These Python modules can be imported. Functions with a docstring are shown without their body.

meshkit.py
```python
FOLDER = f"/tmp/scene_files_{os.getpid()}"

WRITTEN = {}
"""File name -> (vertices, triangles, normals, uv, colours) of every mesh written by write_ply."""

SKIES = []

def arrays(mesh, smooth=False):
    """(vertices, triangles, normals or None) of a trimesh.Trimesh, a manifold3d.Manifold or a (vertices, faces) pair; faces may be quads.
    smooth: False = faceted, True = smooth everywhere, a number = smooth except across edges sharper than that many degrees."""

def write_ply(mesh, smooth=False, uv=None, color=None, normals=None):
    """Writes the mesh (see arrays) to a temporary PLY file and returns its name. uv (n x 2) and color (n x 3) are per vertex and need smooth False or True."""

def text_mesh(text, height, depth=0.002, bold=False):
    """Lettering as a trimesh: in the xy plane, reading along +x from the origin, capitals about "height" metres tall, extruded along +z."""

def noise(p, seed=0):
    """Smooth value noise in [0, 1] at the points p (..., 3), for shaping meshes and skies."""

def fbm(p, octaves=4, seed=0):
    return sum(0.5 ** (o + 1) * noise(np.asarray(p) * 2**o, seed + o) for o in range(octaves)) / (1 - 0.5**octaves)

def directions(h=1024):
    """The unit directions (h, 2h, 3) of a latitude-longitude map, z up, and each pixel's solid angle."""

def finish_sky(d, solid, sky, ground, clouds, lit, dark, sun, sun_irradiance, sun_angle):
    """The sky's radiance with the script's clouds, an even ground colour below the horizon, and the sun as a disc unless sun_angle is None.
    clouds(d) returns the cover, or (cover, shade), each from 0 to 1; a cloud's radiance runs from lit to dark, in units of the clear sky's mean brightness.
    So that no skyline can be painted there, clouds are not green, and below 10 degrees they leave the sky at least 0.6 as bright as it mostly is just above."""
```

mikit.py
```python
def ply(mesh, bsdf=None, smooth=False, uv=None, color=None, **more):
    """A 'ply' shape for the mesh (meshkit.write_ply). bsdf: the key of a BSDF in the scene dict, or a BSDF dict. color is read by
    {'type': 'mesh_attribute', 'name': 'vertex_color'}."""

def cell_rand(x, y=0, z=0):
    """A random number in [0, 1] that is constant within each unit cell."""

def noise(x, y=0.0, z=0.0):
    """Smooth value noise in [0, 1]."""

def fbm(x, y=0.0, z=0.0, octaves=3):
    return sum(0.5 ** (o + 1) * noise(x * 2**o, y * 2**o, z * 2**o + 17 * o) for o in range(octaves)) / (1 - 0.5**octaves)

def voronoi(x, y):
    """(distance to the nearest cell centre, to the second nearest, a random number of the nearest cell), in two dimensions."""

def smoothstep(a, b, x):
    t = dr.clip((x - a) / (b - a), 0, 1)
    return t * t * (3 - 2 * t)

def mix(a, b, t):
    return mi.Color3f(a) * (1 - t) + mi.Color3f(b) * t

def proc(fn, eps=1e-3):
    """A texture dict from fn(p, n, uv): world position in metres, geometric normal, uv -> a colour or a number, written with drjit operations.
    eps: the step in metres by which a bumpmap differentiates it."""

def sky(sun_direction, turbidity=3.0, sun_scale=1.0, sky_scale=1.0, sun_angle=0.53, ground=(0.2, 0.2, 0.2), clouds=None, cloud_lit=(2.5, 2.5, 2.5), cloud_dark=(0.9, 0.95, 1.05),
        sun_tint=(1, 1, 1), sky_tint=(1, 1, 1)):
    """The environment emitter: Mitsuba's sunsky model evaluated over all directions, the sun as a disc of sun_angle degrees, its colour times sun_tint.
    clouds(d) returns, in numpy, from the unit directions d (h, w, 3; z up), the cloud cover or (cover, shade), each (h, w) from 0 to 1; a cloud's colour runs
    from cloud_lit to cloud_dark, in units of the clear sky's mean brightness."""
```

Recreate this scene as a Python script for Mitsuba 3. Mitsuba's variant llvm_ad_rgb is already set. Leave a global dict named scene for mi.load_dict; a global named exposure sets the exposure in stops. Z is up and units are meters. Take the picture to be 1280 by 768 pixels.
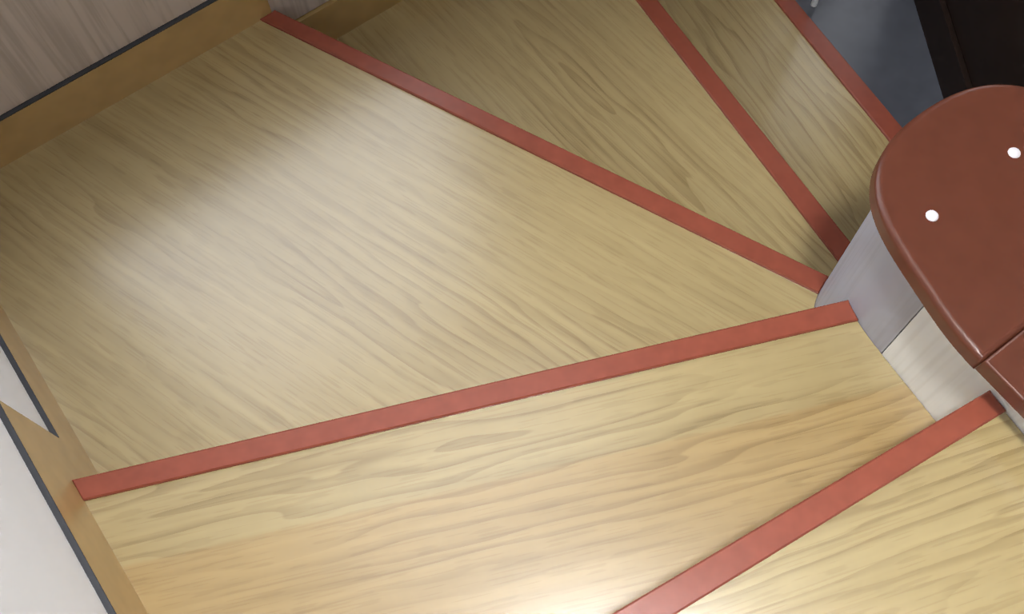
import math
import numpy as np
import trimesh
import manifold3d as m3
import shapely.geometry as sg
from shapely.ops import split as sh_split, unary_union
import drjit as dr
import mitsuba as mi
import mikit
from mikit import proc, noise, fbm, smoothstep, mix

scene, labels = {"type": "scene"}, {}
T = mi.ScalarTransform4f

# ------------------------------------------------------------------ camera
# x runs along the back wall, y away from the camera along the left wall, z up; the lower floor is z = 0.
RISE = 0.1689
Z = [2.1373 - (1.2928 + k * RISE) for k in range(6)]      # heights of the treads, the last one is the lower floor
EYE = 2.1373
FOCAL = 1273.6                                             # in pixels of the 1280 wide frame
_d = np.array([670.7 - 640, 928.5 - 384, FOCAL]); _d /= np.linalg.norm(_d)
_y = np.array([0, 0, 1.0]) - _d * _d[2]; _y /= np.linalg.norm(_y)
_x = np.cross(_y, -_d)
_a = math.radians(-56.788)
_yd = -np.array([math.cos(_a), math.sin(_a)]); _xd = np.array([_yd[1], -_yd[0]])
ROT = np.block([[np.stack([_xd, _yd]), np.zeros((2, 1))], [np.zeros((1, 2)), np.ones((1, 1))]]) @ np.stack([_x, _y, -_d])
_f, _u = ROT @ [0, 0, 1], ROT @ [0, -1, 0]
scene["camera"] = {"type": "perspective", "fov_axis": "x", "fov": math.degrees(2 * math.atan(640 / FOCAL)), "near_clip": 0.02, "far_clip": 50,
                   "to_world": T().look_at(origin=[0, 0, EYE], target=[float(_f[0]), float(_f[1]), float(EYE + _f[2])], up=_u.tolist())}

# ------------------------------------------------------------------ light
exposure = 0.0
scene["sky"] = mikit.sky([0.2, -0.6, 0.75], turbidity=4, sun_scale=0.0, sky_scale=1.0, ground=(0.3, 0.3, 0.28),
                         clouds=lambda d: (np.ones(d.shape[:2]), np.zeros(d.shape[:2])), cloud_lit=(32.0, 33.2, 35.5), cloud_dark=(3, 3, 3))
LAMP = (425.0, 436.0, 440.0)                                   # radiance of the round ceiling lamp above the top tread
PANEL = (2.7, 2.8, 2.95)                                     # radiance of the long ceiling light above the winder

# ------------------------------------------------------------------ materials
def principled(color, rough, spec=0.5, **k):
    c = color if isinstance(color, dict) else {"type": "rgb", "value": list(color)}
    return {"type": "principled", "base_color": c, "roughness": rough, "specular": spec, **k}


def laminate(deg, seed, centre, light=(0.303, 0.232, 0.108), dark=(0.188, 0.127, 0.049), planks=None):
    """Printed oak laminate: cathedral figure and fine pores, grain along deg, heart of the figure through centre."""
    ca, sa = math.cos(math.radians(deg)), math.sin(math.radians(deg))
    light, dark = tuple(light), tuple(dark)

    def fn(p, n, uv):
        u = (p.x - centre[0]) * ca + (p.y - centre[1]) * sa
        v = -(p.x - centre[0]) * sa + (p.y - centre[1]) * ca
        wob = (fbm(u * 3.0 + seed, v * 9.0, 3.1, 3) - 0.5)
        vv = v + wob * 0.05
        h = 0.02 + 0.16 * u + 0.05 * (noise(u * 4.0, v * 6.0, seed) - 0.5)
        r = dr.sqrt(vv * vv + h * h * 0.25)
        t = r * 44 + fbm(u * 5, v * 45, seed + 9.0, 2) * 1.3
        saw = t - dr.floor(t)
        line = smoothstep(0.45, 0.95, saw) * (1 - smoothstep(0.95, 1.0, saw))
        figure = smoothstep(0.30, 0.62, noise(u * 2.2, v * 9.0, seed + 4.0))
        pores = smoothstep(0.62, 0.80, noise(u * 22.0, v * 420.0, seed))
        streak = fbm(u * 3.0, v * 60.0, seed + 2.0, 3)
        k = 0.48 * line * (0.25 + 0.75 * figure) + 0.20 * pores + 0.60 * (streak - 0.5) + 0.18
        c = mix(light, dark, dr.clip(k, 0, 1))
        c = c * (0.94 + 0.12 * noise(u * 1.3, v * 7.0, seed + 7.0))
        if planks is not None:                              # printed strips of two tones
            s = smoothstep(planks - 0.004, planks + 0.004, v + 0.01 * (noise(u * 3, 1.5, seed) - 0.5))
            c = c * mix((1.0, 0.90, 0.80), (1.0, 1.0, 1.0), s)
        return c
    return principled(proc(fn), 0.27, 1.0)


def speckled(color, amount, scale, rough, spec=0.5, **k):
    color = tuple(color)

    def fn(p, n, uv):
        a = fbm(p.x * scale, p.y * scale, p.z * scale, 3) - 0.5
        return mi.Color3f(color) * (1 + amount * 2 * a)
    return principled(proc(fn), rough, spec, **k)


def upright_grain(color, dark, rough):
    """Pale board printed with faint upright grain."""
    color, dark = tuple(color), tuple(dark)

    def fn(p, n, uv):
        s = (p.x + p.y * 1.13)
        a = fbm(s * 130.0, p.z * 5.0, 2.0, 3) * 0.7 + 0.3 * fbm(s * 24.0, p.z * 2.0, 7.0, 2)
        return mix(color, dark, smoothstep(0.40, 0.75, a))
    return principled(proc(fn), rough, 0.4)


GRAIN = [-18, -23, -70, -86, -98]
scene["tread_0"] = laminate(-18, 3.0, (0.35, -0.12))
scene["tread_1"] = laminate(-23, 11.0, (0.25, 0.36), planks=-0.075)
scene["tread_2"] = laminate(-70, 23.0, (0.16, 0.74))
scene["tread_3"] = laminate(-86, 31.0, (0.86, 0.72))
scene["tread_4"] = laminate(-98, 47.0, (1.22, 0.60))
scene["nosing_red"] = speckled((0.198, 0.049, 0.029), 0.10, 60.0, 0.30, 0.32)
scene["cap_red"] = speckled((0.076, 0.021, 0.011), 0.10, 45.0, 0.32, 0.4)
scene["skirting_oak"] = speckled((0.335, 0.22, 0.088), 0.12, 25.0, 0.35, 0.4)
scene["seal_grey"] = principled((0.04, 0.041, 0.045), 0.6, 0.2)
scene["riser_oak"] = principled((0.5, 0.36, 0.18), 0.4)
scene["white_wall"] = speckled((0.60, 0.592, 0.59), 0.03, 8.0, 0.6, 0.3)
scene["grey_wall"] = upright_grain((0.42, 0.36, 0.32), (0.33, 0.28, 0.245), 0.5)
scene["pale_panel"] = upright_grain((0.59, 0.60, 0.59), (0.54, 0.545, 0.53), 0.45)
scene["blue_panel"] = upright_grain((0.285, 0.29, 0.335), (0.255, 0.257, 0.295), 0.45)
scene["dark_gap"] = principled((0.03, 0.03, 0.035), 0.8, 0.2)
scene["grey_floor"] = speckled((0.07, 0.075, 0.09), 0.12, 30.0, 0.22, 0.35)
scene["dark_wood"] = speckled((0.012, 0.006, 0.004), 0.2, 30.0, 0.5, 0.3)
scene["screw_white"] = principled((0.52, 0.50, 0.53), 0.35, 0.4)
scene["pole_white"] = principled((0.88, 0.88, 0.88), 0.25, 0.6)
scene["frame_white"] = principled((0.75, 0.75, 0.75), 0.4)
scene["ceiling_white"] = principled((0.8, 0.79, 0.77), 0.8, 0.2)


def put(key, mesh, mat, label=None, cat=None, group=None, kind=None, smooth=False, **more):
    base, k = key, 0
    while key in scene:
        k += 1
        key = f"{base}_{k:03d}"
    scene[key] = mikit.ply(mesh, mat, smooth=smooth, **more)
    tag(key, label, cat, group, kind)
    return key


def tag(key, label=None, cat=None, group=None, kind=None):
    d = {k: v for k, v in dict(label=label, category=cat, group=group, kind=kind).items() if v}
    if d:
        labels[key] = d


def box(x0, x1, y0, y1, z0, z1):
    m = trimesh.creation.box(extents=[x1 - x0, y1 - y0, z1 - z0])
    m.apply_translation([(x0 + x1) / 2, (y0 + y1) / 2, (z0 + z1) / 2])
    return m


def extrude(poly, z0, z1):
    ms = [trimesh.creation.extrude_polygon(g, z1 - z0, engine="earcut") for g in getattr(poly, "geoms", [poly])]
    m = trimesh.util.concatenate(ms)
    m.apply_translation([0, 0, z0])
    return m


def holed(x0, x1, y0, y1, z0, z1, hx0, hx1, hz0, hz1):
    """A wall slab along x with one opening."""
    return trimesh.util.concatenate([box(x0, hx0, y0, y1, z0, z1), box(hx1, x1, y0, y1, z0, z1), box(hx0, hx1, y0, y1, z0, hz0), box(hx0, hx1, y0, y1, hz1, z1)])


# ------------------------------------------------------------------ setting
XL, YB, XR, YF = -0.345, 1.392, 3.8, -2.0                   # faces of the left, back, right and front walls
SX, SY = -0.338, 1.385                                      # faces of the skirting boards
ZC = EYE + 1.15
UP = Z[0]                                                   # level of the upper landing
W1 = (-0.28, 0.86, EYE - 1.22, EYE + 0.75)                  # window over the winder, in the back wall
W2 = (2.34, 3.0, EYE - 1.3, EYE + 0.6)                      # second window further along

# skirting tops, stepped like the stair: along the left wall (y, z) and along the back wall (x, z)
ZT0, ZT1, ZT2, ZT3, ZT4, ZT5 = EYE - 1.15, EYE - 1.318, EYE - 1.517, EYE - 1.692, EYE - 1.86, 0.11
left_top = [(YF, ZT0), (0.215, ZT0), (0.215, ZT1), (0.785, ZT1), (0.785, ZT2), (SY, ZT2)]
back_top = [(SX, ZT2 - 0.006), (0.375, ZT2 - 0.006), (0.375, ZT3), (1.15, ZT3), (1.15, ZT4), (1.49, ZT4), (1.49, ZT5), (XR, ZT5)]
left_bot = [(YF, Z[0]), (0.105, Z[0]), (0.105, Z[1]), (0.665, Z[1]), (0.665, Z[2]), (SY, Z[2])]
back_bot = [(SX, Z[2]), (0.365, Z[2]), (0.365, Z[3]), (1.13, Z[3]), (1.13, Z[4]), (1.47, Z[4]), (1.47, 0), (XR, 0)]
G = 0.004                                                   # open joint above the skirting


def on_left(poly, x0, x1):
    m = extrude(poly, 0, x1 - x0)
    m.vertices = np.stack([x0 + m.vertices[:, 2], m.vertices[:, 0], m.vertices[:, 1]], 1)
    m.fix_normals()
    return m


def on_back(poly, y0, y1):
    m = extrude(poly, 0, y1 - y0)
    m.vertices = np.stack([m.vertices[:, 0], y0 + m.vertices[:, 2], m.vertices[:, 1]], 1)
    m.fix_normals()
    return m


put("wall_left", box(XL - 0.15, XL - 0.012, YF - 0.15, YB + 0.16, -0.1, ZC), "dark_gap", "white side wall beside the stairs, left of the oak skirting", kind="structure")
poly = sg.Polygon([(y, z + G) for y, z in left_top] + [(YB, ZT2 + G), (YB, ZC), (YF, ZC)])
put("wall_left__panel", on_left(poly, XL - 0.012, XL), "white_wall", "white painted wall board")
put("baseboard_left", on_left(sg.Polygon(left_top + left_bot[::-1]), XL - 0.0115, SX), "skirting_oak",
    "stepped oak skirting board along the white left wall", kind="structure")

put("baseboard_left__sealant", trimesh.util.concatenate([box(XL - 0.0115, SX + 0.0006, a[0] + 0.001, b[0] - 0.001, a[1] - 0.001, a[1] + 0.0024)
    for a, b in zip(left_top[:-1], left_top[1:]) if a[1] == b[1]]), "seal_grey", "dark grey sealant line along the top edge")

bw = trimesh.util.concatenate([
    holed(XL, 1.65, YB + 0.012, YB + 0.16, -0.1, ZC, *W1), holed(1.65, XR + 0.15, YB + 0.012, YB + 0.16, -0.1, ZC, *W2)])
put("wall_back", bw, "dark_gap", "grey grained wall behind the winder steps under the window", kind="structure")
poly = sg.Polygon([(x, z + G) for x, z in back_top] + [(XR, ZC), (XL, ZC), (XL, ZT2 - 0.006 + G)])
poly = poly.difference(sg.box(W1[0], W1[2], W1[1], W1[3])).difference(sg.box(W2[0], W2[2], W2[1], W2[3]))
put("wall_back__panel", on_back(poly, YB, YB + 0.012), "grey_wall", "greyish board with faint upright grain")
put("baseboard_back", on_back(sg.Polygon(back_top[:2] + [(0.375, Z[2]), (SX, Z[2])]), SY, YB + 0.0115), "skirting_oak",
    "oak skirting board of the corner tread along the grey back wall", kind="structure")
put("baseboard_back__sealant", box(SX, 0.374, SY - 0.0006, YB + 0.0115, back_top[0][1] - 0.001, back_top[0][1] + 0.0024), "seal_grey", "dark grey sealant line along the top edge")
low = [(0.3755, Z[2] - 0.03), (0.3755, ZT3)] + back_top[3:] + back_bot[:2:-1] + [(0.3755, Z[3])]
put("baseboard_back_lower", on_back(sg.Polygon(low[1:]), SY, YB + 0.0115), "skirting_oak",
    "oak stepped skirting board behind the lower wedge treads", kind="structure")
put("wall_right", box(XR, XR + 0.15, YF, YB + 0.012, -0.1, ZC), "white_wall", "white wall at the far right end of the lower room", kind="structure")
put("wall_front", box(XL, XR, YF - 0.15, YF, -0.1, ZC), "white_wall", "white wall behind the camera", kind="structure")
put("ceiling", box(XL - 0.15, XR + 0.15, YF - 0.15, YB + 0.16, ZC, ZC + 0.1), "ceiling_white", "white ceiling over the stairwell", kind="structure")
put("ceiling_beam", box(XL, XR, 0.12, 0.18, EYE + 0.40, ZC - 0.0005), "white_wall", "white beam across the ceiling at the head of the winder", kind="structure")
put("ceiling_low", box(0.95, 2.2, 0.181, YB, EYE + 0.33, ZC - 0.0005), "white_wall", "white soffit of the next flight above the lower steps", kind="structure")
put("floor", box(XL, XR, YF, YB, -0.1, 0), "grey_floor", "grey floor at the foot of the stairs", kind="structure")

for i, w in enumerate((W1, W2)):
    s, y0, y1 = 0.045, YB + 0.07, YB + 0.11
    k = put(f"window_{i + 1}", trimesh.util.concatenate([
        box(w[0], w[0] + s, y0, y1, w[2], w[3]), box(w[1] - s, w[1], y0, y1, w[2], w[3]),
        box(w[0] + s, w[1] - s, y0, y1, w[2], w[2] + s), box(w[0] + s, w[1] - s, y0, y1, w[3] - s, w[3])]), "frame_white",
        "white framed window in the back wall over the " + ("winder steps" if i == 0 else "lower room"), kind="structure")
    put(f"{k}__sill", box(w[0], w[1], YB - 0.01, YB + 0.07, w[2] - 0.001, w[2] + 0.018), "frame_white")

# ------------------------------------------------------------------ plan of the low partition wall
def spline(pts, n):
    from scipy.interpolate import CubicSpline
    p = np.asarray(pts, float)
    s = np.r_[0, np.cumsum(np.linalg.norm(np.diff(p, axis=0), axis=1))]
    return CubicSpline(s, p)(np.linspace(0, s[-1], n))


def mirrored(pts, xm):
    return pts + [(2 * xm - x, y) for x, y in pts[::-1] if abs(x - xm) > 1e-6]


XM = 0.905
nose = spline(mirrored([(0.7365, 0.0), (0.748, 0.127), (0.757, 0.19), (0.778, 0.244), (0.816, 0.281), (0.86, 0.297), (XM, 0.301)], XM), 61)
nose = nose[nose[:, 1] >= 0.127]
end_plan = sg.Polygon([(0.748, 0.127)] + [tuple(p) for p in nose] + [(2 * XM - 0.748, 0.127)])
side_plan = sg.Polygon([(0.7475, 0.1255), (0.7365, 0.0), (0.722, -0.16), (0.63, YF + 0.3), (2 * XM - 0.63, YF + 0.3), (2 * XM - 0.722, -0.16), (2 * XM - 0.7475, 0.1255)])
footprint = unary_union([end_plan.buffer(0.001), side_plan.buffer(0.001)])
CAP1, CAP0 = EYE - 1.19, EYE - 1.222

# ------------------------------------------------------------------ staircase
# each nosing as (back edge, front edge), two plan points each
NOSE = [
    ((0.223, 0.015), (0.726, -0.042), (0.160, 0.061), (0.735, -0.010)),
    ((-0.344, 0.650), (0.747, 0.190), (-0.345, 0.688), (0.767, 0.220)),
    ((0.351, 1.377), (0.820, 0.292), (0.383, 1.385), (0.856, 0.305)),
    ((1.073, 1.076), (0.996, 0.429), (1.109, 1.048), (1.037, 0.402)),
    ((1.433, 0.949), (1.377, 0.538), (1.474, 0.948), (1.423, 0.545)),
]
WELL = sg.box(SX, YF, 1.6, SY).difference(footprint).difference(sg.box(1.06, YF, 3, 0.285))


def half(a, b, shift=0.0):
    """Everything on the near (upper) side of the line a-b, moved forward by shift."""
    a, b = np.array(a, float), np.array(b, float)
    u = (b - a) / np.linalg.norm(b - a)
    n = np.array([-u[1], u[0]])                              # points forward (downstairs) for these lines
    a, b = a + n * shift, b + n * shift
    return sg.Polygon([a - u * 6, b + u * 6, b + u * 6 - n * 8, a - u * 6 - n * 8])


def biggest(p):
    return max(getattr(p, "geoms", [p]), key=lambda g: g.area)


STAIR = "staircase"
words = ["top tread at the lower right of the photo", "second tread, a wide wedge between the two lowest red nosings", "large corner tread with a pale sheen",
         "narrow wedge tread below the corner tread", "lowest tread in view, next to the grey floor"]
where = ["short red-brown nosing strip at the lower right", "long red-brown nosing strip across the middle of the stairs", "red-brown nosing strip on the corner tread, running to the back wall",
         "red-brown nosing strip on the wedge tread near the top of the photo", "red-brown nosing strip on the lowest tread, beside the grey floor"]
for k in range(5):
    b0, b1, f0, f1 = NOSE[k]
    area = WELL.intersection(half(f0, f1, -0.004))
    if k:
        area = area.difference(half(NOSE[k - 1][2], NOSE[k - 1][3], -0.022))
    if k == 0:
        area = area.intersection(sg.box(-1, YF + 0.02, 0.78, 2))
    if k > 2:
        area = area.intersection(sg.box(0.3, 0.287, 2, 2))
    area = biggest(area)
    key = put(f"{STAIR}__tread", extrude(area, Z[k] - 0.024, Z[k]), f"tread_{k}", "oak laminate " + words[k])
    # nosing strip: flat bar with eased edges and a lip over the front of the tread
    bar = biggest(half(f0, f1).difference(half(b0, b1)).intersection(WELL if k else WELL.intersection(sg.box(-1, -1, 0.738, 1))))
    bar = bar.simplify(0.002)
    top = bar.buffer(-0.0022, join_style=2)
    parts = []
    M = m3.Manifold
    if bar.convex_hull.area - bar.area < 1e-3:
        pts = [(x, y, Z[k] + z) for ring, zz in ((bar, (0.0002, 0.0048)), (top, (0.0070,))) for z in zz for x, y in ring.exterior.coords[:-1]]
        solid = M.hull_points(np.array(pts))
    lip = biggest(half(f0, f1).difference(half(f0, f1, -0.0035)).intersection(bar.buffer(0.001, join_style=2)))
    tm = extrude(lip, Z[k] - 0.028, Z[k] + 0.0047)
    lipm = M(m3.Mesh(np.asarray(tm.vertices, np.float32), np.asarray(tm.faces, np.uint32)))
    put(f"{key}__nosing", solid + lipm, "nosing_red", where[k])
    # riser board under the nosing
    ris = biggest(half(f0, f1, -0.022).difference(half(f0, f1, -0.034)).intersection(area.buffer(0.0)))
    zb = Z[k + 1] if k < 4 else 0.0
    put(f"{STAIR}__riser", extrude(ris, zb, Z[k] - 0.024), "riser_oak")
tag(STAIR, "oak laminate winder staircase with red-brown nosing strips turning around the low wall", "staircase")

# ------------------------------------------------------------------ low partition wall with its red-brown cap
LOW = "stair_parapet"
tag(LOW, "low whitish partition wall with rounded end and red-brown cap at the inside of the stairs", "low wall")
put(f"{LOW}__end_panel", extrude(end_plan, 0, CAP0), "blue_panel", "bluish grey curved panel at the rounded end", smooth=30)
put(f"{LOW}__side_panel", extrude(side_plan, 0, CAP0), "pale_panel", "whitish flat panel with faint upright grain")

half_cap = [(0.700, 0.0), (0.7005, 0.031), (0.704, 0.075), (0.718, 0.146), (0.735, 0.215), (0.7605, 0.268), (0.802, 0.305), (0.855, 0.323), (XM, 0.327)]
edge = spline(mirrored(half_cap, XM), 121)
SEAM = 0.0215


def cap_piece(outline, r=0.009):
    p = sg.Polygon(outline)
    pts = []
    for z, o in [(CAP0, 0.003), (CAP0 + 0.003, 0.0)] + [(CAP1 - r + r * math.sin(t), r - r * math.cos(t)) for t in np.linspace(0, math.pi / 2, 6)]:
        pts += [(x, y, z) for x, y in p.buffer(-o, join_style=2).exterior.coords[:-1]]
    return m3.Manifold.hull_points(np.array(pts))


def with_back(pts, y, n=24):
    pts = [tuple(p) for p in pts if p[1] > y + 0.012]
    x0, x1 = pts[0][0] - 0.0003, pts[-1][0] + 0.0003
    back = [(x1, y + 0.004), (x1, y)] + [(x1 + (x0 - x1) * t, y) for t in np.linspace(0, 1, n)[1:-1]] + [(x0, y), (x0, y + 0.004)]
    return np.array(pts + back)


cap = put(f"{LOW}__cap", cap_piece(with_back(edge, SEAM)), "cap_red", "red-brown rounded cap board with pale screw covers", smooth=35)
yb = YF + 0.3
second = [(0.702, y) for y in np.linspace(yb, SEAM - 0.0004, 30)] + [(x, SEAM - 0.0004) for x in np.linspace(0.702, 2 * XM - 0.702, 20)[1:-1]] + \
         [(2 * XM - 0.702, y) for y in np.linspace(SEAM - 0.0004, yb, 30)] + [(x, yb) for x in np.linspace(2 * XM - 0.702, 0.702, 20)[1:-1]]
put(f"{LOW}__cap", cap_piece(np.array(second), 0.004), "cap_red", "straight red-brown cap board behind the seam", smooth=35)
for x, y in ((0.796, 0.2025), (0.952, 0.205)):
    prof = np.array([[0, 0.0042]] + [[0.0085 * math.sin(t), 0.0042 * math.cos(t)] for t in np.linspace(0.2, math.pi / 2, 8)] + [[0.0085, -0.002], [0, -0.002]])
    m = trimesh.creation.revolve(prof[::-1], sections=24)
    m.apply_translation([x, y, CAP1])
    m.fix_normals()
    put(f"{cap}__screw_cover", m, "screw_white", "small white round screw cover", smooth=40)

# ------------------------------------------------------------------ upper floor to the right of the partition and wall below it
put("floor_upper", box(1.09, XR, YF, 0.285, UP - 0.12, UP), "tread_0", "oak floor of the upper landing beyond the low wall", kind="structure")
put("wall_inner", box(1.09, 1.5, 0.225, 0.285, 0, UP - 0.121), "white_wall", "white wall below the upper landing", kind="structure")

# ------------------------------------------------------------------ dark cabinet on the lower floor
a, b = np.array([1.692, 0.587]), np.array([1.847, 0.842])
u = (b - a) / np.linalg.norm(b - a)
n = np.array([u[1], -u[0]])                                  # away from the stairs
A, B = a - u * 0.22, a + u * 0.43


def slab(p, q, t0, t1):
    return sg.Polygon([p + n * t0, q + n * t0, q + n * t1, p + n * t1])


tag("cabinet", "dark brown wooden cabinet on the lower floor behind the low wall", "cabinet")
put("cabinet__plinth", extrude(slab(A, B, 0.0, 0.5), 0, 0.115), "dark_wood", "dark brown plinth")
put("cabinet__body", extrude(slab(A, B, 0.012, 0.5), 0.121, 1.0), "dark_wood", "dark brown side")
put("cabinet__top", extrude(slab(A, B, -0.008, 0.5), 1.001, 1.03), "dark_wood")

# ------------------------------------------------------------------ slim white pole standing at the foot of the stairs
pole = trimesh.creation.revolve(np.array([[0, 0], [0.006, 0], [0.008, 0.002], [0.008, 0.898], [0.006, 0.90], [0, 0.90]]), sections=32)
pole.apply_translation([1.63, 0.985, 0])
put("pole", pole, "pole_white", "slim white pole standing on the grey floor beside the lowest nosing", "pole", smooth=40)

# ------------------------------------------------------------------ ceiling lamp over the upper landing
tag("ceiling_lamp", "round white ceiling lamp over the upper landing", "ceiling lamp")
lx, ly = 0.15, -0.14
base = trimesh.creation.cylinder(0.13, 0.03, sections=48)
base.apply_translation([lx, ly, ZC - 0.0151])
put("ceiling_lamp__base", base, "frame_white", smooth=40)
dif = trimesh.creation.cylinder(0.12, 0.05, sections=48)
dif.apply_translation([lx, ly, ZC - 0.056])
put("ceiling_lamp__diffuser", dif, "frame_white", smooth=40, emitter={"type": "area", "radiance": {"type": "rgb", "value": list(LAMP)}})

tag("ceiling_light_panel", "long white light panel on the ceiling above the corner tread", "light panel")
put("ceiling_light_panel__frame", box(-0.27, 0.97, 0.60, 1.30, ZC - 0.03, ZC - 0.0005), "frame_white")
put("ceiling_light_panel__diffuser", box(-0.25, 0.95, 0.62, 1.28, ZC - 0.036, ZC - 0.0305), "frame_white", emitter={"type": "area", "radiance": {"type": "rgb", "value": list(PANEL)}})
